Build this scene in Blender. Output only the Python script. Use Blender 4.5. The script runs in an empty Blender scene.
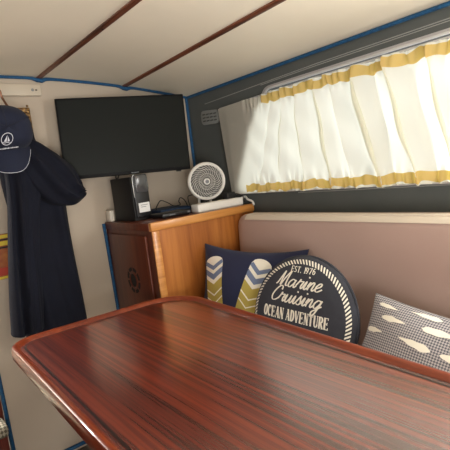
import bpy, bmesh, math, random
from mathutils import Vector, Matrix, Euler

random.seed(7)
S = bpy.context.scene
C = S.collection
PI = math.pi

# ------------------------------------------------------------------ camera
cd = bpy.data.cameras.new('camera')
cam = bpy.data.objects.new('camera', cd)
C.objects.link(cam)
cd.sensor_width = 36.0
cd.lens = 36.0
cd.clip_start = 0.02
_ey = Vector((-355, -13, 450)).normalized()            # aft-to-forward axis of the boat, in lens axes (right, down, ahead)
_ez = -Vector((-355, -13, 450)).cross(Vector((575, -128, 450))).normalized()
_ex = _ey.cross(_ez)
right = Vector((_ex.x, _ey.x, _ez.x))
down = Vector((_ex.y, _ey.y, _ez.y))
ahead = Vector((_ex.z, _ey.z, _ez.z))
mw = Matrix((right, -down, -ahead)).transposed().to_4x4()
mw.translation = Vector((0, 0, 1.15))
cam.matrix_world = mw
S.camera = cam

# ------------------------------------------------------------------ world, daylight, exposure
S.view_settings.view_transform = 'Standard'
S.view_settings.look = 'None'
S.view_settings.gamma = 1.0
S.view_settings.exposure = 0.5
S.view_settings.use_curve_mapping = False

W = bpy.data.worlds.new('overcast_sky')
S.world = W
W.use_nodes = True
bg = W.node_tree.nodes['Background']
bg.inputs[0].default_value = (0.92, 0.96, 1.0, 1)
bg.inputs[1].default_value = 0.5


def area(name, loc, target, sx, sy, power, col, spread=180):
    l = bpy.data.lights.new(name, 'AREA')
    l.shape = 'RECTANGLE'
    l.size, l.size_y = sx, sy
    l.energy = power
    l.color = col
    l.spread = math.radians(spread)
    o = bpy.data.objects.new(name, l)
    C.objects.link(o)
    o.location = loc
    o.rotation_euler = (Vector(target) - Vector(loc)).to_track_quat('-Z', 'Y').to_euler()
    return o


area('starboard_window_daylight', (1.95, 0.55, 1.55), (1.36, 0.60, 1.25), 2.3, 0.8, 5, (1.0, 0.98, 0.93))
area('companionway_daylight', (-0.35, -1.5, 0.75), (0.75, -0.1, 1.58), 1.3, 0.9, 24, (1.0, 0.97, 0.93), 110)
area('added_sheen_light', (1.425, -0.05, 1.245), (0.4, -0.05, 1.2), 0.90, 0.40, 20, (1.0, 0.98, 0.94))  # added lamp, out of view; lifts the table's sheen through the curtain gap
area('forecabin_hatch_daylight', (-0.05, 2.27, 1.56), (-0.05, 2.5, 0.8), 0.7, 0.4, 34, (1.0, 0.97, 0.94))
sd = bpy.data.lights.new('sun', 'SUN')
sd.energy = 2.4
sd.angle = math.radians(32)
sd.color = (1.0, 0.96, 0.86)
so = bpy.data.objects.new('sun', sd)
C.objects.link(so)
so.rotation_euler = Vector((-0.55, 0.80, -0.30)).to_track_quat('-Z', 'Y').to_euler()

# ------------------------------------------------------------------ materials


def lin(r, g, b):
    f = lambda c: c / 12.92 if c <= 0.04045 else ((c + 0.055) / 1.055) ** 2.4
    return (f(r / 255), f(g / 255), f(b / 255), 1)


def mat(name, col, rough=0.6, metal=0.0, spec=0.5, bump=None, noise=None, coat=0.0, coat_rough=0.1, sheen=0.0, ior=None):
    m = bpy.data.materials.new(name)
    m.use_nodes = True
    nt = m.node_tree
    b = nt.nodes['Principled BSDF']
    b.inputs['Base Color'].default_value = col
    b.inputs['Roughness'].default_value = rough
    b.inputs['Metallic'].default_value = metal
    b.inputs['Specular IOR Level'].default_value = spec
    b.inputs['Coat Weight'].default_value = coat
    b.inputs['Coat Roughness'].default_value = coat_rough
    b.inputs['Sheen Weight'].default_value = sheen
    if ior:
        b.inputs['IOR'].default_value = ior
    tc = nt.nodes.new('ShaderNodeTexCoord')
    if noise:                                           # (scale, other colour, amount)
        n = nt.nodes.new('ShaderNodeTexNoise')
        n.inputs['Scale'].default_value = noise[0]
        n.inputs['Detail'].default_value = 6
        nt.links.new(tc.outputs['Object'], n.inputs['Vector'])
        r = nt.nodes.new('ShaderNodeValToRGB')
        r.color_ramp.elements[0].position = 0.5 - noise[2]
        r.color_ramp.elements[1].position = 0.5 + noise[2]
        r.color_ramp.elements[0].color = col
        r.color_ramp.elements[1].color = noise[1]
        nt.links.new(n.outputs['Fac'], r.inputs['Fac'])
        nt.links.new(r.outputs['Color'], b.inputs['Base Color'])
    if bump:                                            # (scale, strength, distance)
        n = nt.nodes.new('ShaderNodeTexNoise')
        n.inputs['Scale'].default_value = bump[0]
        n.inputs['Detail'].default_value = 4
        nt.links.new(tc.outputs['Object'], n.inputs['Vector'])
        u = nt.nodes.new('ShaderNodeBump')
        u.inputs['Strength'].default_value = bump[1]
        u.inputs['Distance'].default_value = bump[2]
        nt.links.new(n.outputs['Fac'], u.inputs['Height'])
        nt.links.new(u.outputs['Normal'], b.inputs['Normal'])
    return m


def wood(name, dark, mid, light, axis, stretch=(60, 2.2), rough=0.3, coat=0.0, coat_rough=0.1, spec=0.5, bands=None, ior=None):
    """grain running along `axis` (0 x, 1 y, 2 z) of the object"""
    m = bpy.data.materials.new(name)
    m.use_nodes = True
    nt = m.node_tree
    b = nt.nodes['Principled BSDF']
    tc = nt.nodes.new('ShaderNodeTexCoord')

    def noise(sc_across, sc_along, detail, rough_=0.6):
        mp = nt.nodes.new('ShaderNodeMapping')
        s = [sc_across] * 3
        s[axis] = sc_along
        mp.inputs['Scale'].default_value = s
        nt.links.new(tc.outputs['Object'], mp.inputs['Vector'])
        n = nt.nodes.new('ShaderNodeTexNoise')
        n.inputs['Scale'].default_value = 1
        n.inputs['Detail'].default_value = detail
        n.inputs['Roughness'].default_value = rough_
        n.inputs['Distortion'].default_value = 0.25
        nt.links.new(mp.outputs['Vector'], n.inputs['Vector'])
        return n
    a = noise(stretch[0], stretch[1], 5)
    c = noise(stretch[0] * 0.22, stretch[1] * 0.5, 3)
    mx = nt.nodes.new('ShaderNodeMix')
    mx.inputs[0].default_value = bands if bands is not None else 0.45
    nt.links.new(a.outputs['Fac'], mx.inputs[2])
    nt.links.new(c.outputs['Fac'], mx.inputs[3])
    r = nt.nodes.new('ShaderNodeValToRGB')
    e = r.color_ramp.elements
    e[0].position, e[0].color = 0.39, dark
    e[1].position, e[1].color = 0.61, light
    x = e.new(0.5)
    x.color = mid
    nt.links.new(mx.outputs[0], r.inputs['Fac'])
    nt.links.new(r.outputs['Color'], b.inputs['Base Color'])
    b.inputs['Roughness'].default_value = rough
    b.inputs['Specular IOR Level'].default_value = spec
    b.inputs['Coat Weight'].default_value = coat
    b.inputs['Coat Roughness'].default_value = coat_rough
    if ior:
        b.inputs['IOR'].default_value = ior
    u = nt.nodes.new('ShaderNodeBump')
    u.inputs['Strength'].default_value = 0.25
    u.inputs['Distance'].default_value = 0.0008
    nt.links.new(a.outputs['Fac'], u.inputs['Height'])
    nt.links.new(u.outputs['Normal'], b.inputs['Normal'])
    return m


def weave(name, c1, c2, scale, rough=0.9):
    """two-tone woven check laid along the cloth's own u, v"""
    m = bpy.data.materials.new(name)
    m.use_nodes = True
    nt = m.node_tree
    b = nt.nodes['Principled BSDF']
    tc = nt.nodes.new('ShaderNodeTexCoord')
    ck = nt.nodes.new('ShaderNodeTexChecker')
    ck.inputs['Scale'].default_value = scale
    ck.inputs['Color1'].default_value = c1
    ck.inputs['Color2'].default_value = c2
    nt.links.new(tc.outputs['UV'], ck.inputs['Vector'])
    nt.links.new(ck.outputs['Color'], b.inputs['Base Color'])
    b.inputs['Roughness'].default_value = rough
    b.inputs['Specular IOR Level'].default_value = 0.2
    return m


def lay_uv(o, U, V, rot=math.pi / 4):
    me = o.data
    uv = me.uv_layers.new(name='cloth')
    c, s_ = math.cos(rot), math.sin(rot)
    for lp in me.loops:
        p = me.vertices[lp.vertex_index].co
        a, b = p.dot(U), p.dot(V)
        uv.data[lp.index].uv = (a * c - b * s_, a * s_ + b * c)


M = {}
M['headliner'] = mat('cream_headliner_vinyl', lin(246, 238, 218), 0.55, noise=(5, lin(241, 232, 211), 0.3), bump=(220, 0.12, 0.0006))
M['bulkhead'] = mat('cream_wall_lining', lin(190, 176, 158), 0.7, noise=(4, lin(182, 168, 150), 0.3), bump=(300, 0.1, 0.0006))
M['hull'] = mat('charcoal_hull_lining', lin(84, 88, 86), 0.62, noise=(9, lin(78, 83, 82), 0.3), bump=(160, 0.1, 0.0006))
M['hull_trim'] = mat('grey_satin_trim', lin(150, 152, 148), 0.35)
M['piping'] = mat('blue_rope_piping', lin(24, 88, 132), 0.75, noise=(120, lin(18, 64, 102), 0.2), bump=(400, 0.4, 0.001))
M['batten'] = wood('dark_teak_batten', lin(70, 38, 24), lin(104, 58, 38), lin(128, 76, 52), 1, (120, 4), 0.4)
M['table'] = wood('varnished_mahogany', lin(52, 11, 3), lin(90, 25, 8), lin(118, 42, 16), 1, (95, 0.9), 0.36, coat=1.0, coat_rough=0.21, spec=0.4, bands=0.18)
M['table'].node_tree.nodes['Principled BSDF'].inputs['Coat IOR'].default_value = 2.6
M['rim'] = wood('mahogany_edge', lin(96, 34, 14), lin(118, 46, 20), lin(134, 58, 28), 1, (40, 4), 0.3, coat=0.7, coat_rough=0.05)
for _n in M['rim'].node_tree.nodes:
    if _n.type == 'BUMP':
        _n.inputs['Strength'].default_value = 0.0
M['inlay'] = mat('dark_inlay_line', lin(36, 20, 16), 0.35, coat=0.6)
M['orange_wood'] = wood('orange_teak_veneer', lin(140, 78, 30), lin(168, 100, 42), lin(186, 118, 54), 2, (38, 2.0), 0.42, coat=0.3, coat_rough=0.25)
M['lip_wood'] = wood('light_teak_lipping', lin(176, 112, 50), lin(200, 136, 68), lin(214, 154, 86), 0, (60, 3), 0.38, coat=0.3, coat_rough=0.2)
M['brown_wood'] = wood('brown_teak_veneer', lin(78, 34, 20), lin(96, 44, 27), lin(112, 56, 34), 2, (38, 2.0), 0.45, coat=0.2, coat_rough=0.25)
M['dark_wood'] = wood('dark_mahogany', lin(60, 20, 14), lin(84, 30, 20), lin(104, 42, 28), 2, (50, 2), 0.4)
M['teak_floor'] = wood('grey_teak_sole', lin(74, 66, 58), lin(110, 100, 90), lin(140, 130, 118), 1, (40, 1.5), 0.6)
M['vinyl'] = mat('blush_beige_vinyl', lin(184, 159, 149), 0.5, noise=(4, lin(178, 152, 142), 0.3), bump=(250, 0.12, 0.0006))
M['pipe_highlight'] = mat('pale_piping_and_highlight', lin(212, 200, 184), 0.5)
M['alu'] = mat('white_aluminium_frame', lin(205, 205, 205), 0.3, metal=0.3)
M['frame_grey'] = mat('grey_window_surround', lin(168, 166, 166), 0.4)
M['navy_fabric'] = mat('navy_jacket_fabric', lin(17, 20, 33), 0.85, noise=(14, lin(13, 15, 26), 0.25), bump=(500, 0.25, 0.0008), spec=0.2, sheen=0.03)
M['navy_lining'] = mat('dark_navy_lining', lin(22, 25, 40), 0.8, bump=(500, 0.25, 0.0008))
M['cap_fabric'] = mat('navy_cap_cotton', lin(33, 37, 54), 0.85, bump=(700, 0.35, 0.0006), spec=0.2, sheen=0.04)
M['white_thread'] = mat('white_embroidery', lin(225, 228, 235), 0.7)
M['navy_cushion'] = mat('navy_cushion_cotton', lin(28, 34, 66), 0.9, bump=(700, 0.3, 0.0006), sheen=0.1)
M['olive'] = mat('olive_gold_print', lin(176, 158, 78), 0.9)
M['cream_print'] = mat('cream_print', lin(236, 232, 218), 0.9)
M['pale_blue'] = mat('dusty_blue_print', lin(112, 126, 156), 0.9)
M['char_cushion'] = mat('charcoal_navy_canvas', lin(56, 58, 66), 0.9, noise=(60, lin(49, 51, 60), 0.3), bump=(600, 0.3, 0.0006))
M['grey_weave'] = weave('grey_herringbone_weave', lin(180, 176, 176), lin(98, 98, 106), 215)
M['screen'] = mat('glossy_dark_screen', lin(34, 36, 34), 0.3, spec=0.04)
M['tv_black'] = mat('dark_grey_casing', lin(20, 20, 21), 0.5, spec=0.12)
M['black'] = mat('satin_black_plastic', lin(22, 22, 24), 0.4)
M['black_matte'] = mat('matte_black_plastic', lin(18, 18, 19), 0.6)
M['black_gloss'] = mat('glossy_black_plastic', lin(20, 20, 22), 0.14)
M['smoke_gloss'] = mat('smoked_glossy_panel', lin(70, 70, 72), 0.2, spec=0.8)
M['white'] = mat('white_plastic', lin(232, 230, 224), 0.35)
M['white_soft'] = mat('cream_white_plastic', lin(222, 214, 200), 0.45)
M['fan_grey'] = mat('smoky_grey_plastic', lin(58, 57, 54), 0.5)
M['fan_dark'] = mat('dark_grey_plastic', lin(34, 33, 32), 0.6)
M['strip_cream'] = mat('aged_cream_plastic', lin(200, 188, 168), 0.5)
M['label'] = mat('white_paper_label', lin(228, 228, 226), 0.6)
M['print_grey'] = mat('grey_print', lin(120, 122, 126), 0.6)
M['logo_grey'] = mat('pale_grey_print', lin(150, 154, 156), 0.5)
M['blue_cloth'] = mat('blue_grip_mat', lin(20, 46, 78), 0.7, bump=(500, 0.3, 0.0008))
M['vent_grey'] = mat('grey_vent_plastic', lin(134, 138, 136), 0.5)
M['slot_grey'] = mat('slot_grey', lin(74, 76, 74), 0.7)
M['vent_dark'] = mat('dark_recess', lin(30, 28, 28), 0.8)
M['bronze'] = mat('bronze_metal', lin(120, 84, 62), 0.35, metal=0.8)
M['gold'] = mat('gilt_moulding', lin(176, 138, 76), 0.45, metal=0.3, noise=(90, lin(84, 56, 36), 0.1))
M['picture'] = mat('brown_picture', lin(90, 70, 52), 0.6, noise=(20, lin(50, 50, 60), 0.2))
M['red'] = mat('red_print', lin(182, 58, 38), 0.6)
M['yellow'] = mat('yellow_print', lin(222, 196, 60), 0.6)
M['amber'] = mat('amber_print', lin(178, 112, 52), 0.6, noise=(45, lin(150, 70, 40), 0.2))
M['rope_tread'] = weave('woven_rope_tread', lin(176, 170, 150), lin(104, 98, 84), 110)
M['chrome'] = mat('brushed_steel', lin(190, 190, 190), 0.3, metal=1.0)


def curtain_mat(name, col, tcol, fac):
    m = bpy.data.materials.new(name)
    m.use_nodes = True
    nt = m.node_tree
    nt.nodes.remove(nt.nodes['Principled BSDF'])
    out = nt.nodes['Material Output']
    d = nt.nodes.new('ShaderNodeBsdfDiffuse')
    t = nt.nodes.new('ShaderNodeBsdfTranslucent')
    mx = nt.nodes.new('ShaderNodeMixShader')
    d.inputs[0].default_value = col
    t.inputs[0].default_value = tcol
    mx.inputs[0].default_value = fac
    tc = nt.nodes.new('ShaderNodeTexCoord')
    n = nt.nodes.new('ShaderNodeTexNoise')
    n.inputs['Scale'].default_value = 260
    nt.links.new(tc.outputs['Object'], n.inputs['Vector'])
    u = nt.nodes.new('ShaderNodeBump')
    u.inputs['Strength'].default_value = 0.25
    u.inputs['Distance'].default_value = 0.0008
    nt.links.new(n.outputs['Fac'], u.inputs['Height'])
    nt.links.new(u.outputs['Normal'], d.inputs['Normal'])
    nt.links.new(u.outputs['Normal'], t.inputs['Normal'])
    nt.links.new(d.outputs[0], mx.inputs[1])
    nt.links.new(t.outputs[0], mx.inputs[2])
    nt.links.new(mx.outputs[0], out.inputs['Surface'])
    return m


M['curtain'] = curtain_mat('white_curtain_cotton', lin(224, 218, 204), lin(246, 250, 240), 0.55)
M['hem'] = curtain_mat('yellow_curtain_hem', lin(216, 192, 132), lin(236, 206, 116), 0.5)
gm = bpy.data.materials.new('window_glass')
gm.use_nodes = True
_nt = gm.node_tree
_nt.nodes.remove(_nt.nodes['Principled BSDF'])
_t = _nt.nodes.new('ShaderNodeBsdfTransparent')
_g = _nt.nodes.new('ShaderNodeBsdfGlossy')
_g.inputs['Roughness'].default_value = 0.02
_x = _nt.nodes.new('ShaderNodeMixShader')
_x.inputs[0].default_value = 0.06
_nt.links.new(_t.outputs[0], _x.inputs[1])
_nt.links.new(_g.outputs[0], _x.inputs[2])
_nt.links.new(_x.outputs[0], _nt.nodes['Material Output'].inputs['Surface'])
M['glass'] = gm

# ------------------------------------------------------------------ mesh helpers
ORIGIN = {}


class MB:
    """collects shapes in world coordinates; build() links them as one mesh object"""

    def __init__(self):
        self.bm = bmesh.new()
        self.mi = 0

    def faces_from(self, before):
        pass

    def face(self, vs):
        try:
            f = self.bm.faces.new(vs)
            f.material_index = self.mi
            return f
        except ValueError:
            return None

    def v(self, p):
        return self.bm.verts.new(p)

    def box(self, lo, hi, bev=0.0, seg=2, mtx=None):
        lo, hi = Vector(lo), Vector(hi)
        tmp = bmesh.new()
        bmesh.ops.create_cube(tmp, size=1)
        c, d = (lo + hi) / 2, hi - lo
        for v in tmp.verts:
            v.co = Vector((v.co.x * d.x, v.co.y * d.y, v.co.z * d.z)) + c
        if bev > 0:
            bmesh.ops.bevel(tmp, geom=list(tmp.edges), offset=min(bev, min(abs(d.x), abs(d.y), abs(d.z)) * 0.49), segments=seg, profile=0.5, affect='EDGES')
        self.absorb(tmp, mtx)

    def absorb(self, tmp, mtx=None):
        mp = {}
        for v in tmp.verts:
            mp[v] = self.bm.verts.new(mtx @ v.co if mtx else v.co)
        for f in tmp.faces:
            self.face([mp[v] for v in f.verts])
        tmp.free()

    def grid(self, fn, nu, nv, close_u=False, close_v=False):
        """fn(i, j) -> point"""
        g = [[self.v(fn(i, j)) for j in range(nv)] for i in range(nu)]
        for i in range(nu if close_u else nu - 1):
            for j in range(nv if close_v else nv - 1):
                a, b = (i + 1) % nu, (j + 1) % nv
                self.face([g[i][j], g[a][j], g[a][b], g[i][b]])
        return g

    def tube(self, pts, r, n=8, closed=False, caps=True):
        pts = [Vector(p) for p in pts]
        rs = r if isinstance(r, (list, tuple)) else [r] * len(pts)
        rings = []
        up = None
        N = len(pts)
        for k in range(N):
            if closed:
                t = (pts[(k + 1) % N] - pts[k - 1]).normalized()
            else:
                t = (pts[min(k + 1, N - 1)] - pts[max(k - 1, 0)]).normalized()
            if up is None:
                up = Vector((0, 0, 1)) if abs(t.z) < 0.9 else Vector((1, 0, 0))
            a = up - t * up.dot(t)
            if a.length < 1e-6:
                a = t.orthogonal()
            a.normalize()
            up = a
            b = t.cross(a)
            rings.append([self.v(pts[k] + (a * math.cos(2 * PI * q / n) + b * math.sin(2 * PI * q / n)) * rs[k]) for q in range(n)])
        for k in range(N if closed else N - 1):
            A, B = rings[k], rings[(k + 1) % N]
            for q in range(n):
                self.face([A[q], A[(q + 1) % n], B[(q + 1) % n], B[q]])
        if caps and not closed:
            self.face(rings[0][::-1])
            self.face(rings[-1])

    def lathe(self, prof, center, axis=(0, 0, 1), n=32, close=False):
        """prof: list of (radius, height along axis)"""
        q = Vector((0, 0, 1)).rotation_difference(Vector(axis))
        c = Vector(center)
        rings = []
        for r, h in prof:
            rings.append([self.v(c + q @ Vector((r * math.cos(2 * PI * k / n), r * math.sin(2 * PI * k / n), h))) for k in range(n)])
        m = len(rings)
        for i in range(m if close else m - 1):
            A, B = rings[i], rings[(i + 1) % m]
            for k in range(n):
                self.face([A[k], A[(k + 1) % n], B[(k + 1) % n], B[k]])
        if not close:
            self.face(rings[0][::-1])
            self.face(rings[-1])

    def prism(self, outline, fn, d0, d1, bev=0.0):
        """outline: 2-D points; fn(u, v, d) -> 3-D point"""
        tmp = bmesh.new()
        A = [tmp.verts.new(fn(u, v, d0)) for u, v in outline]
        B = [tmp.verts.new(fn(u, v, d1)) for u, v in outline]
        n = len(outline)
        tmp.faces.new(A[::-1])
        tmp.faces.new(B)
        for k in range(n):
            tmp.faces.new([A[k], A[(k + 1) % n], B[(k + 1) % n], B[k]])
        if bev:
            es = [e for e in tmp.edges if (e.verts[0] in A) == (e.verts[1] in A)]
            bmesh.ops.bevel(tmp, geom=es, offset=bev, segments=2, profile=0.5, affect='EDGES')
        self.absorb(tmp)

    def build(self, name, mats, parent=None, loc=None, smooth=True, angle=40):
        if not isinstance(mats, (list, tuple)):
            mats = [mats]
        bm = self.bm
        bmesh.ops.recalc_face_normals(bm, faces=list(bm.faces))
        off = ORIGIN[parent.name] if parent else Vector(loc or (0, 0, 0))
        if parent is None and loc is None:
            xs = [v.co for v in bm.verts]
            off = Vector(((min(p.x for p in xs) + max(p.x for p in xs)) / 2, (min(p.y for p in xs) + max(p.y for p in xs)) / 2, min(p.z for p in xs)))
        for v in bm.verts:
            v.co -= off
        if smooth:
            for f in bm.faces:
                f.smooth = True
            for e in bm.edges:
                if len(e.link_faces) == 2 and e.calc_face_angle(0) > math.radians(angle):
                    e.smooth = False
        me = bpy.data.meshes.new(name)
        bm.to_mesh(me)
        bm.free()
        for m in mats:
            me.materials.append(M[m])
        o = bpy.data.objects.new(name, me)
        C.objects.link(o)
        if parent:
            o.parent = parent
        else:
            o.location = off
        ORIGIN[o.name] = off.copy()
        return o


def thing(name, label, cat, loc, group=None):
    o = bpy.data.objects.new(name, None)
    C.objects.link(o)
    o.empty_display_size = 0.05
    o.location = loc
    ORIGIN[o.name] = Vector(loc)
    return tag(o, label, cat, group)


def tag(o, label, cat, group=None):
    o['label'] = label
    o['category'] = cat
    if group:
        o['group'] = group
    return o


def struct(o):
    o['kind'] = 'structure'
    return o


def spline(pts, n=6, closed=False):
    pts = [Vector(p) for p in pts]
    N = len(pts)
    out = []
    for k in range(N if closed else N - 1):
        if closed:
            p0, p1, p2, p3 = pts[k - 1], pts[k], pts[(k + 1) % N], pts[(k + 2) % N]
        else:
            p0, p1, p2, p3 = pts[max(k - 1, 0)], pts[k], pts[k + 1], pts[min(k + 2, N - 1)]
        for q in range(n):
            t = q / n
            out.append(0.5 * ((2 * p1) + (p2 - p0) * t + (2 * p0 - 5 * p1 + 4 * p2 - p3) * t * t + (3 * p1 - p0 - 3 * p2 + p3) * t ** 3))
    if not closed:
        out.append(pts[-1])
    return out


def smoothstep(a, b, x):
    t = max(0, min(1, (x - a) / (b - a)))
    return t * t * (3 - 2 * t)


# ------------------------------------------------------------------ the cabin shell
YW = 1.95        # forward bulkhead face
XH = 1.36        # starboard hull face
AFT = -1.6


def ceil_z(x):
    return 1.616 - (0.083 * ((x - 0.45) / 0.91) ** 2 if x > 0.45 else 0.02 * ((x - 0.45) / 1.5) ** 2)


m = MB()
m.box((-1.55, AFT, -0.06), (1.5, 2.6, 0.0))
struct(m.build('floor', 'teak_floor', smooth=False))

m = MB()
NX = 40
xs = [-1.5 + 3.0 * k / (NX - 1) for k in range(NX)]
m.grid(lambda i, j: (xs[i], AFT if j == 0 else 2.6, ceil_z(xs[i])), NX, 2)
m.grid(lambda i, j: (xs[i], AFT if j == 0 else 2.6, ceil_z(xs[i]) + 0.05), NX, 2)
m.grid(lambda i, j: (xs[i], AFT, ceil_z(xs[i]) + 0.05 * j), NX, 2)
struct(m.build('ceiling', 'headliner'))

# forward bulkhead, with the doorway to its left
m = MB()
ol = [(0.285, 0.0)] + [(1.44, 0.0)] + [(1.44 - (1.44 - 0.285) * k / 14, ceil_z(1.44 - (1.44 - 0.285) * k / 14) + 0.01) for k in range(15)]
m.prism(ol, lambda u, v, d: (u, d, v), YW, YW + 0.03)
struct(m.build('wall_front', 'bulkhead', smooth=False))
m = MB()
m.box((-1.5, YW, 0), (-0.32, YW + 0.03, 1.6))
struct(m.build('wall_front_port', 'dark_wood', smooth=False))
m = MB()
m.box((-1.5, 2.58, 0), (1.5, 2.62, 1.62))
struct(m.build('wall_forecabin', 'bulkhead', smooth=False))

# starboard hull side with a raked window opening
WB, WT = 1.035, 1.450
HOLE = []
corners = [(-0.55, WB), (1.585, WB), (1.365, WT), (-0.55, WT)]


def rounded(poly, r, n=6):
    out = []
    N = len(poly)
    for k in range(N):
        p, a, b = Vector(poly[k]), Vector(poly[k - 1]), Vector(poly[(k + 1) % N])
        da, db = (a - p).normalized(), (b - p).normalized()
        ang = da.angle(db)
        t = min(r / math.tan(ang / 2), (a - p).length * 0.49, (b - p).length * 0.49)
        s, e = p + da * t, p + db * t
        for q in range(n + 1):
            u = q / n
            out.append(tuple((1 - u) ** 2 * s + 2 * u * (1 - u) * p + u * u * e))
    return out


HOLE = rounded(corners, 0.05)
m = MB()
outer = [(AFT, 0.0), (2.6, 0.0), (2.6, 1.56), (AFT, 1.56)]


def ring_plate(m, outer, hole, x0, x1):
    """plate in the y-z plane with a hole"""
    for x in (x0, x1):
        tmp = bmesh.new()
        A = [tmp.verts.new((x, y, z)) for y, z in outer]
        B = [tmp.verts.new((x, y, z)) for y, z in hole]
        es = [tmp.edges.new((L[k], L[(k + 1) % len(L)])) for L in (A, B) for k in range(len(L))]
        bmesh.ops.triangle_fill(tmp, edges=es, use_beauty=True)
        m.absorb(tmp)
    for L in (outer, hole):
        n = len(L)
        m.grid(lambda i, j: (x0 if j == 0 else x1, L[i][0], L[i][1]), n, 2, close_u=True)


ring_plate(m, outer, HOLE, XH, XH + 0.07)
struct(m.build('wall_right', 'hull', smooth=False))

m = MB()
ol2 = rounded([(AFT, 0), (2.6, 0), (2.6, 1.6), (AFT, 1.6)], 0.001, 1)
m.box((-1.56, AFT, 0), (-1.5, 2.6, 1.6))
struct(m.build('wall_left', 'dark_wood', smooth=False))
m = MB()                                               # aft bulkhead with the companionway opening
m.box((-1.5, AFT, 0), (-0.95, AFT + 0.04, 1.6))
m.box((0.25, AFT, 0), (1.4, AFT + 0.04, 1.6))
m.box((-0.95, AFT, 0), (0.25, AFT + 0.04, 0.75))
struct(m.build('wall_back', 'bulkhead', smooth=False))

# window: grey surround, aluminium ring, pane
m = MB()
big = rounded([(-0.57, WB - 0.012), (1.612, WB - 0.012), (1.38, WT + 0.012), (-0.57, WT + 0.012)], 0.06)
ring_plate(m, big, HOLE, XH - 0.006, XH + 0.004)
win = struct(m.build('window_1', 'frame_grey', smooth=False))
m = MB()
m.tube([(XH - 0.008, y, z) for y, z in HOLE], 0.0045, 6, closed=True)
m.build('window_bead', 'alu', win)
m = MB()
m.box((XH + 0.035, -0.6, WB - 0.02), (XH + 0.041, 1.6, WT + 0.02))
m.build('pane', 'glass', win, smooth=False)

# ridge trims along the hull side
m = MB()
m.tube([(XH, AFT + 0.02, 1.4905), (XH, 0.6, 1.489), (XH, 1.1, 1.486), (XH, 1.8, 1.470)], 0.0016, 6)
m.tube([(XH, AFT + 0.02, 1.484), (XH, 0.6, 1.4825), (XH, 1.1, 1.4795), (XH, 1.4, 1.474)], 0.0014, 6)
struct(m.build('trim_1', 'hull_trim'))
m = MB()
m.tube([(XH, AFT + 0.02, 1.020), (XH, 0.65, 1.0195), (XH, 1.25, 1.017)], 0.002, 6)
struct(m.build('trim_2', 'hull_trim'))

# cream panel forward of the window, behind the flat end of the curtain
# ceiling battens
for k, x in ((3, 0.636), (4, 1.018)):
    m = MB()
    sk = 0.0 if k == 3 else 0.042
    sl = (ceil_z(x + 0.01) - ceil_z(x - 0.01)) / 0.02
    w = 0.0105

    def bt(y0, y1, m=m, x=x, sl=sl, sk=sk):
        ofs = lambda d: -sk * (1.945 - d)
        zc = lambda d: ceil_z(x + ofs(d))
        pr = [(-w, 0.004), (-w, -0.004), (-w * 0.6, -0.0075), (w * 0.6, -0.0075), (w, -0.004), (w, 0.004)]
        m.prism(pr, lambda u, v, d: (x + u + ofs(d), d, zc(d) + v + u * sl), y0, y1)
    bt(AFT + 0.05, 1.945)
    t = struct(m.build('trim_%d' % k, 'batten'))
    m = MB()
    for y in (0.2, 0.75, 1.3, 1.85):
        m.lathe([(0.003, 0), (0.003, 0.0015), (0.0015, 0.002)], (x - sk * (1.945 - y), y, ceil_z(x - sk * (1.945 - y)) - 0.0072), (0, 0, -1), 10)
    m.build('screw_heads', 'vent_dark', t)

# blue rope piping
m = MB()
pts = []
for k in range(60):
    x = 0.28 + (1.352 - 0.28) * k / 59
    dip = sum(0.010 * math.exp(-((x - b) / 0.02) ** 2) for b in (0.636, 1.018))
    pts.append((x, 1.943 - dip * 0.4, ceil_z(x) - 0.006 - dip))
m.tube(pts, [0.0062 + 0.0035 * sum(math.exp(-((p[0] - b) / 0.02) ** 2) for b in (0.636, 1.018)) for p in pts], 8)
struct(m.build('trim_5', 'piping'))
m = MB()
m.tube([(1.354, 1.944, 1.53), (1.352, 1.944, 1.25), (1.354, 1.944, 0.98)], 0.0075, 8)
struct(m.build('trim_6', 'piping'))
m = MB()
m.tube([(1.353, AFT + 0.05, 1.526), (1.353, 0.6, 1.526), (1.353, 1.1, 1.526), (1.353, 1.94, 1.526)], 0.0065, 8)
struct(m.build('trim_7', 'piping'))
m = MB()
m.tube([(0.286, 1.944, 0.0), (0.283, 1.944, 0.4), (0.280, 1.944, 0.75), (0.277, 1.944, 1.2), (0.277, 1.944, 1.59)], 0.008, 8)
struct(m.build('trim_8', 'piping'))
m = MB()
m.tube([(0.29, 1.942, 0.022), (0.81, 1.942, 0.022)], 0.009, 8)
struct(m.build('baseboard_front', 'piping'))
m = MB()
m.tube([(0.818, 1.942, 0.03), (0.818, 1.942, 0.5), (0.814, 1.942, 0.90), (0.812, 1.943, 0.968)], 0.0075, 8)
struct(m.build('trim_9', 'piping'))

# door frame at the far left
m = MB()
m.box((0.235, YW - 0.005, 0), (0.275, YW + 0.05, 1.58), 0.004)
m.box((-0.32, YW - 0.005, 0), (-0.28, YW + 0.05, 1.58), 0.004)
m.box((-0.32, YW - 0.005, 1.54), (0.275, YW + 0.05, 1.58), 0.004)
struct(m.build('door_1', 'dark_wood'))

# step in the doorway
st = thing('step', 'dark mahogany step with a woven pale tread, in the doorway at far left', 'step', (-0.02, 2.0, 0))
m = MB()
m.box((-0.27, 1.86, 0.0), (0.262, 2.2, 0.235), 0.004)
m.build('riser', 'dark_wood', st)
m = MB()
m.box((-0.28, 1.845, 0.235), (0.270, 2.2, 0.285), 0.018, 3)
lay_uv(m.build('tread', 'rope_tread', st), Vector((1, 0, 0)), Vector((0, 0.7, 0.7)))

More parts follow.
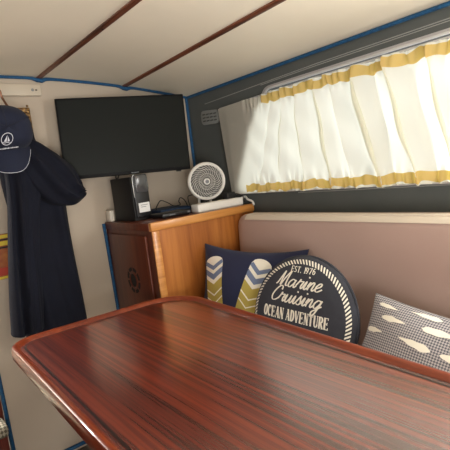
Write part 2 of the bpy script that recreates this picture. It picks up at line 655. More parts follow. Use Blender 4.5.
# ------------------------------------------------------------------ cabinet in the corner
cab = thing('cabinet', 'orange teak corner cabinet with a round fretwork vent in its brown side door', 'cabinet', (1.09, 1.735, 0))
X0, Y0 = 0.824, 1.525
m = MB()
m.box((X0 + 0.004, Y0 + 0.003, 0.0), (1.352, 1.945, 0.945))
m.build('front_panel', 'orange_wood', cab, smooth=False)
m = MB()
m.box((X0 - 0.002, Y0 - 0.004, 0.0), (X0 + 0.030, Y0 + 0.004, 0.944), 0.003)
m.build('corner_post', 'lip_wood', cab)
m = MB()
m.box((X0 - 0.006, Y0 - 0.009, 0.944), (1.352, Y0 + 0.014, 0.978), 0.004)
m.build('front_lipping', 'lip_wood', cab)
m = MB()
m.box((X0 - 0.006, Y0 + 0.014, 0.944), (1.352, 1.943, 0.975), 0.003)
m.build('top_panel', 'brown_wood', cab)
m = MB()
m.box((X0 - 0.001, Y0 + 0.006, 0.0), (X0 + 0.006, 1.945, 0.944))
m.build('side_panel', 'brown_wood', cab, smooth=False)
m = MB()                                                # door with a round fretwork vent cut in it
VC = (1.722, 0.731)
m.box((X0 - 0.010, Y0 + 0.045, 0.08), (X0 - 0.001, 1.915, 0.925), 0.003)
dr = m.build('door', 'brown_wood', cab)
m = MB()
for q in range(8):
    a0, a1 = 2 * PI * (q + 0.12) / 8, 2 * PI * (q + 0.88) / 8
    arc = [(VC[0] + r * math.cos(a), VC[1] + r * math.sin(a)) for r, seq in ((0.056, (a0, (a0 + a1) / 2, a1)), (0.041, (a1, (a0 + a1) / 2, a0))) for a in seq]
    m.prism(arc, lambda u, v, d: (d, u, v), X0 - 0.0108, X0 - 0.009)
m.prism([(VC[0] + 0.027 * math.cos(2 * PI * k / 20), VC[1] + 0.029 * math.sin(2 * PI * k / 20)) for k in range(20)], lambda u, v, d: (d, u, v), X0 - 0.0108, X0 - 0.009)
m.build('vent_cutouts', 'vent_dark', dr, smooth=False)
m = MB()
m.tube([(X0 - 0.011, VC[0] + 0.030 * math.cos(2 * PI * k / 24), VC[1] + 0.032 * math.sin(2 * PI * k / 24)) for k in range(24)], 0.003, 6, closed=True)
m.build('vent_ring', 'brown_wood', dr)

# ------------------------------------------------------------------ settee
seat = thing('settee', 'blush beige vinyl settee along the hull under the curtained window', 'settee', (1.05, 0.4, 0))
m = MB()
m.box((0.84, -0.8, 0.0), (1.31, 1.515, 0.32), 0.004)
m.build('bench_base', 'dark_wood', seat)
m = MB()
m.box((0.78, -0.8, 0.32), (1.195, 1.512, 0.43), 0.03, 4)
m.build('seat_cushion', 'vinyl', seat)


def back(i, j):
    # profile around the backrest, from the hull side over the top to the seat
    prof = [(1.31, 0.41), (1.31, 0.922), (1.308, 0.939), (1.30, 0.945), (1.255, 0.945), (1.236, 0.940), (1.224, 0.928), (1.218, 0.910), (1.212, 0.80), (1.204, 0.65), (1.198, 0.5), (1.195, 0.42)]
    return prof


PR = back(0, 0)
m = MB()
ys = [-0.8, -0.79, -0.5, 0.0, 0.5, 1.0, 1.40, 1.455, 1.485, 1.502, 1.512]


def bk(i, j):
    x, z = PR[j]
    y = ys[i]
    if y > 1.45:
        t = (y - 1.45) / 0.062
        k = 1 - math.sqrt(max(0, 1 - t * t))
        if 3 <= j:
            x += 0.035 * k
        if j >= 2 and j <= 7:
            z -= 0.03 * k
    return (x, y, z)


g = m.grid(bk, len(ys), len(PR))
m.face(g[0])
m.face(g[-1])
m.build('backrest', 'vinyl', seat)
m = MB()
m.tube([(1.242, -0.79, 0.945), (1.242, 0.5, 0.945), (1.242, 1.38, 0.945), (1.248, 1.46, 0.940), (1.27, 1.505, 0.922)], 0.004, 6)
m.build('piping', 'pipe_highlight', seat)
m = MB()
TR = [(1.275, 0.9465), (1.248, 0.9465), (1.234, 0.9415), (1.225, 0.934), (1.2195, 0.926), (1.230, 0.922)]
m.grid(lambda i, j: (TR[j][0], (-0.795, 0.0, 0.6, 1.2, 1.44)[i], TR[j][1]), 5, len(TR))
m.build('top_edge_highlight', 'pipe_highlight', seat)  # pale strip; light caught on the backrest's top edge put into colour

# ------------------------------------------------------------------ curtain
NY, NZ = 420, 40
CT, CB = 1.432, 1.027
Y_END = 1.67
Y_AFT = 0.44  # curtain stopped short out of view, leaving a gap for the added lamp
FOLDS = [(1.30, 1.44, 0.020, 0.012, 0.8), (1.255, 1.315, 0.018, 0.012, 1.5), (1.185, 1.175, 0.024, 0.016, 1.4), (1.091, 1.041, 0.024, 0.020, 2.1), (1.03, 0.95, 0.028, 0.014, 0.9), (0.931, 0.834, 0.030, 0.030, 2.3), (0.865, 0.80, 0.02, -0.012, 0.8), (0.807, 0.714, 0.034, 0.026, 1.9), (0.74, 0.66, 0.022, -0.012, 0.6), (0.672, 0.600, 0.03, 0.020, 2.0), (0.56, 0.50, 0.03, 0.018, 1.2)]


def curt(y, t):
    """y along the hull, t 0 bottom .. 1 top"""
    flat = 1 - smoothstep(1.42, 1.56, y)
    d, dy = 0, 0
    for yt, yb, w, a, b in FOLDS:
        yc = yb + (yt - yb) * t
        s = (y - yc) / w
        k = 0.45 + 0.55 * math.sin(PI * t)
        d += a * math.exp(-s * s * (1.8 if s > 0 else 0.7)) * k
        dy -= b * w * s * math.exp(-s * s * 1.6) * k
    edge = math.exp(-((t - 0.04) / 0.10) ** 2) + math.exp(-((t - 0.96) / 0.08) ** 2)
    d += edge * (0.0045 * math.sin(y * 210 + 2.2 * math.sin(y * 31)) + 0.003 * math.sin(y * 97 + 1)) * flat
    d *= 1.5
    d += 0.004 * math.sin(9 * t + y * 23) * flat + 0.003 * math.sin(17 * t - y * 41) * flat
    z = CB + (CT - CB) * t + edge * 0.003 * math.sin(y * 73 + 2 * math.sin(y * 19)) * flat
    if y > 1.3:
        z -= 0.010 * (y - 1.3) / 0.37 * t
    return Vector((1.333 - d * flat - 0.006 * smoothstep(1.38, 1.5, y) * (1 - smoothstep(1.6, 1.67, y)), y + dy * flat - 0.030 * (1 - t) * smoothstep(1.6, 1.67, y), z))


def yy(i, a, b, n):
    return a + (b - a) * i / (n - 1)


cur = thing('curtain', 'white translucent window curtain with yellow hems, gathered over the long window', 'curtain', (1.34, 1.05, 1.02))
m = MB()
m.grid(lambda i, j: curt(yy(i, Y_AFT, Y_END, NY), j / (NZ - 1)), NY, NZ)
m.build('curtain_panel', 'curtain', cur, angle=80)


def hem(y0, y1, t0, t1, nm):
    m = MB()
    n = 200

    def f(i, j):
        y = yy(i, y0, y1, n)
        t = t0 + (t1 - t0) * j / 4
        p = curt(y, t)
        p.x -= 0.0025
        if j in (0, 4):
            p.z += 0.0025 * math.sin(y * 130 + j) + 0.002 * math.sin(y * 57)
        return p
    m.grid(f, n, 5)
    m.build(nm, 'hem', cur, angle=80)


hem(Y_AFT, 1.375, 0.902, 0.985, 'top_hem')
hem(Y_AFT, 1.525, 0.015, 0.095, 'bottom_hem')
m = MB()
m.tube([(1.335, -0.52, 1.434), (1.335, 1.1, 1.434), (1.335, 1.66, 1.423)], 0.003, 6)
m.build('top_wire', 'alu', cur)
m = MB()
m.tube([(1.335, -0.52, 1.028), (1.335, 1.1, 1.028), (1.335, 1.63, 1.026)], 0.003, 6)
m.build('bottom_wire', 'alu', cur)

# ------------------------------------------------------------------ grey vent plate on the hull
vp = thing('vent_plate', 'grey rounded slotted vent plate on the dark hull beside the curtain', 'vent', (XH, 1.765, 1.40))
m = MB()
pl = rounded([(1.698, 1.365), (1.838, 1.372), (1.838, 1.442), (1.698, 1.428)], 0.024)
m.prism(pl, lambda u, v, d: (d, u, v), XH - 0.006, XH + 0.001, 0.002)
m.build('plate', 'vent_grey', vp)
m = MB()
for r_ in range(3):
    for c_ in range(4):
        y = 1.724 + c_ * 0.029
        z = 1.386 + r_ * 0.0155 + (y - 1.765) * 0.07
        m.box((XH - 0.0068, y - 0.011, z - 0.0028), (XH - 0.0055, y + 0.011, z + 0.0028))
m.build('slots', 'slot_grey', vp, smooth=False)

# ------------------------------------------------------------------ television on a swing arm
tv = thing('television', 'flat black television on a swing arm high on the cream bulkhead', 'television', (0.914, 1.80, 1.1825))
TVM = Matrix.Translation((0.914, 1.80, 1.339)) @ Matrix.Rotation(math.radians(-19.5), 4, 'Z') @ Matrix.Rotation(math.radians(1.6), 4, 'Y')
w2, h2 = 0.270, 0.166
m = MB()
m.box((-w2, -0.012, -h2), (w2, 0.022, h2), 0.004, 2, TVM)
m.box((-0.17, 0.022, -0.10), (0.17, 0.045, 0.09), 0.01, 2, TVM)
m.build('casing', 'tv_black', tv)
m = MB()
m.box((-w2 + 0.008, -0.0135, -h2 + 0.015), (w2 - 0.008, -0.0118, h2 - 0.008), 0, 2, TVM)
m.build('screen', 'screen', tv, smooth=False)
m = MB()
for k in range(7):
    wd = 0.0024 if k % 3 else 0.003
    x = 0.004 + k * 0.0047
    m.box((x, -0.0130, -h2 + 0.005), (x + wd, -0.0118, -h2 + 0.009), 0, 2, TVM)
m.build('wordmark', 'logo_grey', tv, smooth=False)
m = MB()
m.box((0.205, -0.010, -h2 - 0.006), (0.226, 0.006, -h2), 0.002, 2, TVM)
m.build('sensor', 'black_gloss', tv)
m = MB()
m.box((0.80, 1.938, 1.27), (0.90, 1.95, 1.42), 0.003)
m.tube([(0.85, 1.94, 1.345), (0.80, 1.90, 1.345), (0.905, 1.845, 1.3425)], 0.012, 8)
m.build('wall_bracket', 'black_matte', tv)
m = MB()
m.tube(spline([(0.885, 1.86, 1.22), (0.884, 1.895, 1.175), (0.89, 1.90, 1.160), (0.90, 1.90, 1.172), (0.903, 1.872, 1.21)], 6), 0.0028, 6)
m.build('cable', 'black_matte', tv)

# ------------------------------------------------------------------ things on the cabinet
CTZ = 0.975
bx = thing('media_box', 'black tower media box with a white paper label, under the television', 'media box', (0.892, 1.795, CTZ))
RZ = Matrix.Translation((0.892, 1.795, CTZ)) @ Matrix.Rotation(math.radians(4), 4, 'Z')
m = MB()
m.box((-0.039, -0.080, 0), (0.036, 0.09, 0.186), 0.004, 2, RZ)
m.build('body', 'black_matte', bx)
m = MB()
m.box((-0.034, -0.090, 0.012), (0.039, -0.078, 0.193), 0.006, 3, RZ)
m.build('front_panel', 'black', bx)
m = MB()
ol = rounded([(-0.026, 0.118), (0.036, 0.118), (0.035, 0.190), (-0.022, 0.190)], 0.012)
m.prism(ol, lambda u, v, d: RZ @ Vector((u, d, v)), -0.094, -0.086, 0.002)
m.build('display_window', 'smoke_gloss', bx)
m = MB()
m.tube([RZ @ Vector(p) for p in ((-0.035, -0.089, 0.10), (-0.035, -0.089, 0.17), (-0.032, -0.089, 0.188), (-0.022, -0.089, 0.1935))], 0.0016, 6)
m.build('edge_strip', 'chrome', bx)
m = MB()
m.box((-0.021, -0.0915, 0.034), (0.032, -0.0895, 0.074), 0, 2, RZ)
lab = m.build('label', 'label', bx, smooth=False)
m = MB()
for r_, ww in ((0.0635, 0.034), (0.0555, 0.026)):
    m.box((-0.012, -0.0922, r_), (-0.012 + ww, -0.0914, r_ + 0.0022), 0, 2, RZ)
m.build('label_print', 'print_grey', lab, smooth=False)

m = MB()
m.box((0.824, 1.885, CTZ), (0.846, 1.932, CTZ + 0.052), 0.006, 3)
tag(m.build('adapter_plug', 'white_soft'), 'small white plug adapter tucked behind the black tower box', 'plug')

m = MB()
m.box((0.985, 1.72, CTZ), (1.150, 1.90, CTZ + 0.026), 0.008, 3)
tag(m.build('pouch', 'blue_cloth'), 'flat dark blue pouch lying behind the black player on the cabinet', 'pouch')
pl_ = thing('media_player', 'flat black media player lying on the cabinet beside the black tower', 'media player', (1.02, 1.66, CTZ))
PM = Matrix.Translation((0.985, 1.652, CTZ)) @ Matrix.Rotation(math.radians(3), 4, 'Z')
m = MB()
m.box((-0.065, -0.05, 0.003), (0.085, 0.05, 0.020), 0.004, 2, PM)
m.build('body', 'black', pl_)
m = MB()
m.box((-0.03, -0.0515, 0.010), (-0.002, -0.0495, 0.014), 0, 2, PM)
m.build('logo_marking', 'print_grey', pl_, smooth=False)
m = MB()
m.box((0.062, -0.0515, 0.008), (0.074, -0.0495, 0.016), 0, 2, PM)
m.build('button', 'print_grey', pl_, smooth=False)
for sx in (-0.05, 0.07):
    for sy in (-0.04, 0.04):
        m = MB()
        m.lathe([(0.006, 0), (0.006, 0.004)], PM @ Vector((sx, sy, 0)), (0, 0, 1), 10)
        m.build('foot', 'black_matte', pl_)

m = MB()
zc = CTZ + 0.028
m.tube(spline([(0.99, 1.76, zc + 0.002), (1.005, 1.79, zc + 0.006), (1.03, 1.80, zc + 0.030), (1.045, 1.80, zc + 0.036), (1.075, 1.80, zc + 0.022), (1.105, 1.80, zc + 0.003), (1.135, 1.79, zc + 0.004), (1.13, 1.79, zc + 0.02), (1.142, 1.79, zc + 0.036), (1.165, 1.79, zc + 0.018), (1.185, 1.80, zc - 0.02)], 6), 0.0024, 6)
tag(m.build('cable', 'black_matte'), 'thin black cable looping in two humps over the blue pouch', 'cable')

# power strip with its white lead
ps = thing('power_strip', 'white multi-socket power strip lying along the cabinet front edge', 'power strip', (1.205, 1.595, CTZ))
PSM = Matrix.Translation((1.205, 1.592, CTZ)) @ Matrix.Rotation(math.radians(-3), 4, 'Z')
m = MB()
m.box((-0.122, -0.030, 0), (0.122, 0.030, 0.036), 0.006, 3, PSM)
m.build('body', 'white', ps)
m = MB()
for k in range(4):
    m.lathe([(0.019, 0.0), (0.019, 0.0018), (0.016, 0.0018)], PSM @ Vector((-0.088 + k * 0.055, 0, 0.0355)), (0, 0, 1), 20)
m.build('sockets', 'white_soft', ps)
m = MB()
m.tube(spline([PSM @ Vector(p) for p in ((0.122, 0, 0.020), (0.136, 0.0, 0.030), (0.150, -0.012, 0.034))] + [(1.372 - 0.03, 1.545, 0.998), (1.343, 1.516, 0.988), (1.340, 1.504, 0.972)], 6), 0.005, 8)
m.build('lead', 'white', ps)

pg = thing('power_plug', 'black plug in the white power strip, below the fan', 'plug', (1.287, 1.60, CTZ + 0.037))
m = MB()
q = PSM @ Vector((0.070, 0.0, 0.0375))
m.box((q.x - 0.026, q.y - 0.016, q.z), (q.x + 0.024, q.y + 0.022, q.z + 0.028), 0.005, 3)
m.build('body', 'black_matte', pg)
m = MB()
m.tube(spline([(q.x + 0.022, q.y - 0.005, q.z + 0.014), (q.x + 0.036, q.y - 0.012, q.z + 0.016), (q.x + 0.048, q.y - 0.035, q.z + 0.002), (q.x + 0.050, q.y - 0.0395, q.z - 0.025)], 6), 0.0026, 6)
m.build('lead', 'black_matte', pg)

# fan
fan = thing('fan', 'small white round desk fan behind the white power strip', 'fan', (1.212, 1.68, CTZ))
FC = Vector((1.212, 1.665, 1.102))
fax = Vector((-0.45, -0.87, -0.08)).normalized()
q = Vector((0, 0, 1)).rotation_difference(fax)


def fp(r, a, h):
    return FC + q @ Vector((r * math.cos(a), r * math.sin(a), h))


RF = 0.085
m = MB()
m.lathe([(RF - 0.010, -0.012), (RF, -0.008), (RF + 0.002, 0.004), (RF, 0.014), (RF - 0.006, 0.018), (RF - 0.012, 0.014), (RF - 0.012, -0.004)], FC, fax, 48, close=True)
m.build('ring_housing', 'white', fan)
m = MB()
for k in range(28):
    a = 2 * PI * k / 28
    m.tube([fp(0.020 + (RF - 0.032) * t, a + 0.7 * t * t, 0.014 + 0.008 * math.sin(PI * t)) for t in (0, 0.25, 0.5, 0.75, 1.0)], 0.0012, 4)
for r_ in (0.036, 0.055):
    m.tube([fp(r_, 2 * PI * k / 36, 0.0215) for k in range(36)], 0.0008, 4, closed=True)
m.build('front_grille', 'white', fan)
m = MB()
m.lathe([(0.015, 0.010), (0.015, 0.018), (0.013, 0.022), (0.001, 0.023)], FC, fax, 24)
hb = m.build('hub_cap', 'white', fan)
m = MB()
m.lathe([(0.009, 0.0225), (0.009, 0.0238), (0.001, 0.024)], FC, fax, 20)
m.build('hub_badge', 'print_grey', hb)
m = MB()
for k in range(5):
    a0 = 2 * PI * k / 5

    def bl(i, j):
        t = i / 6
        r = 0.016 + 0.052 * t
        ang = a0 + 0.4 * t + (j / 3 - 0.5) * (1.0 - 0.2 * t)
        return fp(r, ang, -0.006 + 0.012 * (j / 3 - 0.5))
    m.grid(bl, 7, 4)
m.lathe([(0.018, -0.012), (0.018, 0.006)], FC, fax, 20)
m.build('blades', 'fan_grey', fan)
m = MB()
m.lathe([(RF - 0.008, -0.010), (RF - 0.016, -0.022), (0.040, -0.034), (0.020, -0.042), (0.002, -0.043)], FC, fax, 40)
m.build('back_housing', 'fan_dark', fan)
m = MB()
for s in (-1, 1):
    b0 = FC + Vector((0.022 * s, 0.030 - 0.011 * s, -0.062))
    b1 = Vector((FC.x + 0.026 * s, FC.y + 0.032 - 0.013 * s, CTZ + 0.010))
    m.tube([FC + Vector((0.020 * s, 0.016 - 0.010 * s, -0.070)), b0, b1], 0.006, 8)
m.build('yoke', 'white', fan)
m = MB()
m.box((FC.x - 0.05, FC.y + 0.004, CTZ + 0.0), (FC.x + 0.05, FC.y + 0.072, CTZ + 0.012), 0.005, 3)
m.build('base', 'white', fan)
m = MB()
m.tube(spline([(FC.x - 0.048, FC.y + 0.045, CTZ + 0.008), (FC.x - 0.07, FC.y + 0.05, CTZ + 0.02), (FC.x - 0.078, FC.y + 0.05, CTZ + 0.065), (FC.x - 0.06, FC.y + 0.05, CTZ + 0.072), (FC.x - 0.03, FC.y + 0.045, CTZ + 0.075)], 6), 0.002, 6)
m.build('lead', 'black_matte', fan)

# ------------------------------------------------------------------ cushions


def cushion_surface(origin, U, V, N, fn):
    """fn(u, v) -> height; returns point at (u, v) lifted by e"""
    def f(u, v, e=0.0):
        return origin + U * u + V * v + N * (fn(u, v) + e)
    return f


def ribbon(m, f, pts, wid, e=0.0012, call=True):
    """lettering stroke pressed onto the cloth; thicker on down strokes"""
    P = [Vector((p[0], p[1], 0)) for p in pts]
    L, R_ = [], []
    for k in range(len(P)):
        t = (P[min(k + 1, len(P) - 1)] - P[max(k - 1, 0)])
        if t.length < 1e-9:
            t = Vector((1, 0, 0))
        t.normalize()
        n = Vector((-t.y, t.x, 0))
        w = wid * (0.55 + 0.65 * abs(t.y)) if call else wid
        L.append(m.v(f(P[k].x + n.x * w / 2, P[k].y + n.y * w / 2, e)))
        R_.append(m.v(f(P[k].x - n.x * w / 2, P[k].y - n.y * w / 2, e)))
    for k in range(len(P) - 1):
        m.face([L[k], L[k + 1], R_[k + 1], R_[k]])


def poly(m, f, pts, e=0.0012):
    m.face([m.v(f(u, v, e)) for u, v in pts])


SCRIPT = {
    'M': ([[(0, 0.15), (0.2, 0.35), (0.45, 1.3), (0.6, 1.9), (0.62, 1.0), (0.68, 0.05), (1.0, 1.1), (1.4, 1.95), (1.36, 0.9), (1.42, 0.12), (1.7, 0.15)]], 1.72),
    'a': ([[(0.8, 0.85), (0.45, 1.0), (0.1, 0.6), (0.12, 0.12), (0.42, 0.03), (0.75, 0.5), (0.86, 0.98), (0.8, 0.3), (0.95, 0.0), (1.2, 0.3)]], 1.12),
    'r': ([[(0, 0.3), (0.22, 0.85), (0.32, 1.15), (0.36, 0.88), (0.78, 0.92), (0.66, 0.4), (0.76, 0.03), (1.0, 0.3)]], 0.92),
    'i': ([[(0, 0.3), (0.25, 1.0), (0.2, 0.2), (0.35, 0.0), (0.6, 0.3)], [(0.30, 1.45), (0.30, 1.62)]], 0.55),
    'n': ([[(0, 0.4), (0.2, 1.0), (0.14, 0.0)], [(0.14, 0.3), (0.5, 0.98), (0.7, 0.85), (0.66, 0.2), (0.8, 0.0), (1.05, 0.3)]], 1.0),
    'e': ([[(0.0, 0.3), (0.48, 0.6), (0.56, 0.9), (0.34, 1.0), (0.08, 0.6), (0.12, 0.12), (0.42, 0.0), (0.85, 0.35)]], 0.8),
    'C': ([[(1.15, 1.45), (1.15, 1.8), (0.8, 1.95), (0.35, 1.4), (0.1, 0.6), (0.3, 0.05), (0.75, 0.05), (1.15, 0.4)]], 1.12),
    'u': ([[(0, 0.4), (0.2, 1.0), (0.14, 0.25), (0.34, 0.0), (0.65, 0.4), (0.82, 1.0), (0.76, 0.25), (0.9, 0.0), (1.15, 0.3)]], 1.1),
    's': ([[(0, 0.25), (0.4, 1.1), (0.46, 0.75), (0.6, 0.3), (0.42, 0.0), (0.08, 0.1)], [(0.42, 0.02), (0.75, 0.3)]], 0.72),
    'g': ([[(0.78, 0.85), (0.42, 1.0), (0.1, 0.6), (0.14, 0.12), (0.45, 0.05), (0.76, 0.6), (0.84, 1.0), (0.7, 0.0), (0.5, -0.75), (0.2, -0.85), (0.15, -0.45), (0.6, -0.05), (1.05, 0.35)]], 1.05),
}


def write_script(m, f, text, u0, v0, h, wid, slope=0.0, slant=0.36, sx=1.0):
    u = u0
    for ch in text:
        strokes, adv = SCRIPT[ch]
        for st_ in strokes:
            pts = [Vector((x, y, 0)) for x, y in st_]
            pts = spline(pts, 5)
            ribbon(m, f, [(u + (p.x * sx + slant * p.y) * h, v0 + p.y * h + slope * (u - u0)) for p in pts], wid)
        u += adv * h * sx


TH, TN = 0.17, 0.07
SERIF = {
    'O': [('oval',)], 'C': [('c',)],
    'E': [('v', 0.12, 0, 1), ('h', 0.02, 0.58, 0), ('h', 0.02, 0.58, 1), ('h', 0.12, 0.45, 0.5), ('n', 0.56, 0, 0.2), ('n', 0.56, 0.8, 1), ('n', 0.44, 0.38, 0.62)],
    'A': [('d', 0.06, 0, 0.32, 1, TN), ('d', 0.56, 0, 0.30, 1, TH), ('h', 0.14, 0.48, 0.33), ('h', -0.02, 0.16, 0), ('h', 0.44, 0.68, 0)],
    'N': [('n', 0.10, 0, 1), ('d', 0.10, 1, 0.56, 0, TH), ('n', 0.56, 0, 1), ('h', 0.0, 0.2, 0), ('h', 0.44, 0.68, 1), ('h', 0.0, 0.14, 1)],
    'D': [('v', 0.12, 0, 1), ('dcurve',)],
    'V': [('d', 0.06, 1, 0.33, 0, TH), ('d', 0.58, 1, 0.33, 0, TN), ('h', -0.02, 0.2, 1), ('h', 0.46, 0.68, 1)],
    'T': [('v', 0.31, 0, 1), ('h', 0.02, 0.60, 1), ('n', 0.04, 0.78, 1), ('n', 0.58, 0.78, 1), ('h', 0.18, 0.44, 0)],
    'U': [('u',)],
    'R': [('v', 0.12, 0, 1), ('bowl',), ('d', 0.28, 0.5, 0.56, 0, TH), ('h', 0.0, 0.26, 0), ('h', 0.0, 0.2, 1), ('h', 0.5, 0.68, 0)],
    'S': [('s',)], '.': [('dot',)],
    '1': [('v', 0.25, 0, 1), ('h', 0.10, 0.40, 0), ('d', 0.08, 0.8, 0.25, 1, TN)],
    '9': [('nine',)], '7': [('h', 0.04, 0.56, 1), ('d', 0.54, 1, 0.22, 0, TH), ('n', 0.06, 0.78, 1)], '6': [('six',)],
    ' ': [],
}


def arc(cx, cy, rx, ry, a0, a1, n=14):
    return [(cx + rx * math.cos(math.radians(a0 + (a1 - a0) * k / n)), cy + ry * math.sin(math.radians(a0 + (a1 - a0) * k / n))) for k in range(n + 1)]


def write_serif(m, f, text, u0, v0, h, adv, slope=0.0, wx=1.0):
    u = u0
    for ch in text:
        def T(pts):
            return [(u + x * h * wx, v0 + y * h + slope * (u - u0)) for x, y in pts]
        for g_ in SERIF[ch]:
            k = g_[0]
            if k == 'v':
                ribbon(m, f, T([(g_[1], g_[2]), (g_[1], g_[3])]), TH * h, call=False)
            elif k == 'n':
                ribbon(m, f, T([(g_[1], g_[2]), (g_[1], g_[3])]), TN * h, call=False)
            elif k == 'h':
                y = g_[3] + (TN / 2 if g_[3] == 0 else -TN / 2 if g_[3] == 1 else 0)
                ribbon(m, f, T([(g_[1], y), (g_[2], y)]), TN * h, call=False)
            elif k == 'd':
                ribbon(m, f, T([(g_[1], g_[2]), (g_[3], g_[4])]), g_[5] * h, call=False)
            elif k == 'oval':
                ribbon(m, f, T(arc(0.31, 0.5, 0.24, 0.46, 0, 360, 24)), TH * h * 0.9)
            elif k == 'c':
                ribbon(m, f, T(arc(0.33, 0.5, 0.25, 0.46, 50, 310, 20)), TH * h * 0.9)
                ribbon(m, f, T([(0.54, 0.68), (0.54, 0.98)]), TN * h, call=False)
            elif k == 'dcurve':
                ribbon(m, f, T([(0.02, 0.96)] + arc(0.2, 0.5, 0.34, 0.46, 90, -90, 16) + [(0.02, 0.04)]), TH * h * 0.85)
            elif k == 'u':
                ribbon(m, f, T([(0.12, 1), (0.12, 0.3)]), TH * h, call=False)
                ribbon(m, f, T(arc(0.33, 0.3, 0.21, 0.26, 180, 360, 12)), TH * h * 0.7)
                ribbon(m, f, T([(0.54, 0.3), (0.54, 1)]), TN * h, call=False)
                ribbon(m, f, T([(0.0, 0.965), (0.26, 0.965)]), TN * h, call=False)
                ribbon(m, f, T([(0.44, 0.965), (0.66, 0.965)]), TN * h, call=False)
            elif k == 'bowl':
                ribbon(m, f, T([(0.1, 0.96)] + arc(0.26, 0.73, 0.26, 0.23, 90, -90, 12) + [(0.1, 0.5)]), TH * h * 0.8)
            elif k == 's':
                ribbon(m, f, T(arc(0.3, 0.73, 0.2, 0.23, 20, 250, 12) + arc(0.3, 0.27, 0.22, 0.23, 80, -150, 12)), TH * h * 0.8)
            elif k == 'dot':
                ribbon(m, f, T([(0.1, 0.0), (0.1, 0.16)]), TH * h, call=False)
            elif k == 'nine':
                ribbon(m, f, T(arc(0.3, 0.68, 0.2, 0.28, 0, 360, 18)), TH * h * 0.8)
                ribbon(m, f, T([(0.5, 0.68), (0.48, 0.3), (0.32, 0.04), (0.14, 0.1)]), TH * h * 0.8)
            elif k == 'six':
                ribbon(m, f, T(arc(0.3, 0.32, 0.2, 0.28, 0, 360, 18)), TH * h * 0.8)
                ribbon(m, f, T([(0.1, 0.32), (0.12, 0.7), (0.28, 0.96), (0.46, 0.9)]), TH * h * 0.8)
        u += (adv * (0.5 if ch in '. 1' else 1.0)) * h * wx


def frame_axes(yaw, lean, roll):
    """cushion axes; yaw turns its face from the cabin (-x) towards aft, lean tips the top back"""
    n0 = Vector((-math.cos(yaw), -math.sin(yaw), 0))
    u0 = Vector((math.sin(yaw), -math.cos(yaw), 0))
    v0 = Vector((0, 0, 1))
    n = n0 * math.cos(lean) + v0 * math.sin(lean)
    v = v0 * math.cos(lean) - n0 * math.sin(lean)
    u = u0 * math.cos(roll) - v * math.sin(roll)
    v2 = v * math.cos(roll) + u0 * math.sin(roll)
    return u, v2, n


# round cushion
RC, RT = 0.197, 0.042
Uc, Vc, Nc = frame_axes(math.radians(6), math.radians(16), math.radians(3))
Oc = Vector((1.015, 0.970, 0.648))


def hr(u, v):
    r = min(1.0, math.hypot(u, v) / RC)
    return RT * (1 - r ** 3.2) ** 0.55


f1 = cushion_surface(Oc, Uc, Vc, Nc, hr)
rc = thing('round_cushion', 'round charcoal cushion with white rope border and sailing lettering, leaning on the settee', 'cushion', (1.0, 0.97, 0.43))
m = MB()
NR, NA = 22, 72
for side in (1, -1):
    def cs(i, j, side=side):
        r = RC * math.sin(PI / 2 * (i + 0.02) / (NR - 0.98))
        a = 2 * PI * j / NA
        u, v = r * math.cos(a), r * math.sin(a)
        wob = 1 + 0.006 * math.sin(9 * a) * (r / RC) ** 6
        return Oc + (Uc * u + Vc * v) * wob + Nc * (side * hr(u, v))
    m.grid(cs, NR, NA, close_v=True)
bmesh.ops.remove_doubles(m.bm, verts=list(m.bm.verts), dist=0.0006)
m.mi = 1
NS = 96
for k in range(NS):
    a = 2 * PI * k / NS
    b = a + 2 * PI / NS * 0.52
    tw = 0.065
    r0, r1 = 0.171, 0.186
    rm = (r0 + r1) / 2
    pts = [(r0, a - tw / 2), (rm, a), (r1, a + tw / 2), (r1, b + tw / 2), (rm, b), (r0, b - tw / 2)]
    poly(m, f1, [(r * math.cos(t), r * math.sin(t)) for r, t in pts], 0.0016)
write_serif(m, f1, 'EST. 1976', -0.042, 0.143, 0.0195, 0.72, wx=0.9)
write_script(m, f1, 'Marine', -0.094, 0.094, 0.0255, 0.0049, sx=1.12, slope=0.0)
write_script(m, f1, 'Cruising', -0.108, 0.044, 0.0255, 0.0049, sx=1.10, slope=0.0)
write_serif(m, f1, 'OCEAN ADVENTURE', -0.130, -0.012, 0.036, 0.74, wx=0.655)
m.build('cover', ['char_cushion', 'cream_print'], rc)
m = MB()
m.tube([Oc + (Uc * math.cos(2 * PI * k / 72) + Vc * math.sin(2 * PI * k / 72)) * (RC + 0.001) for k in range(72)], 0.004, 6, closed=True)
m.build('seam_piping', 'char_cushion', rc)


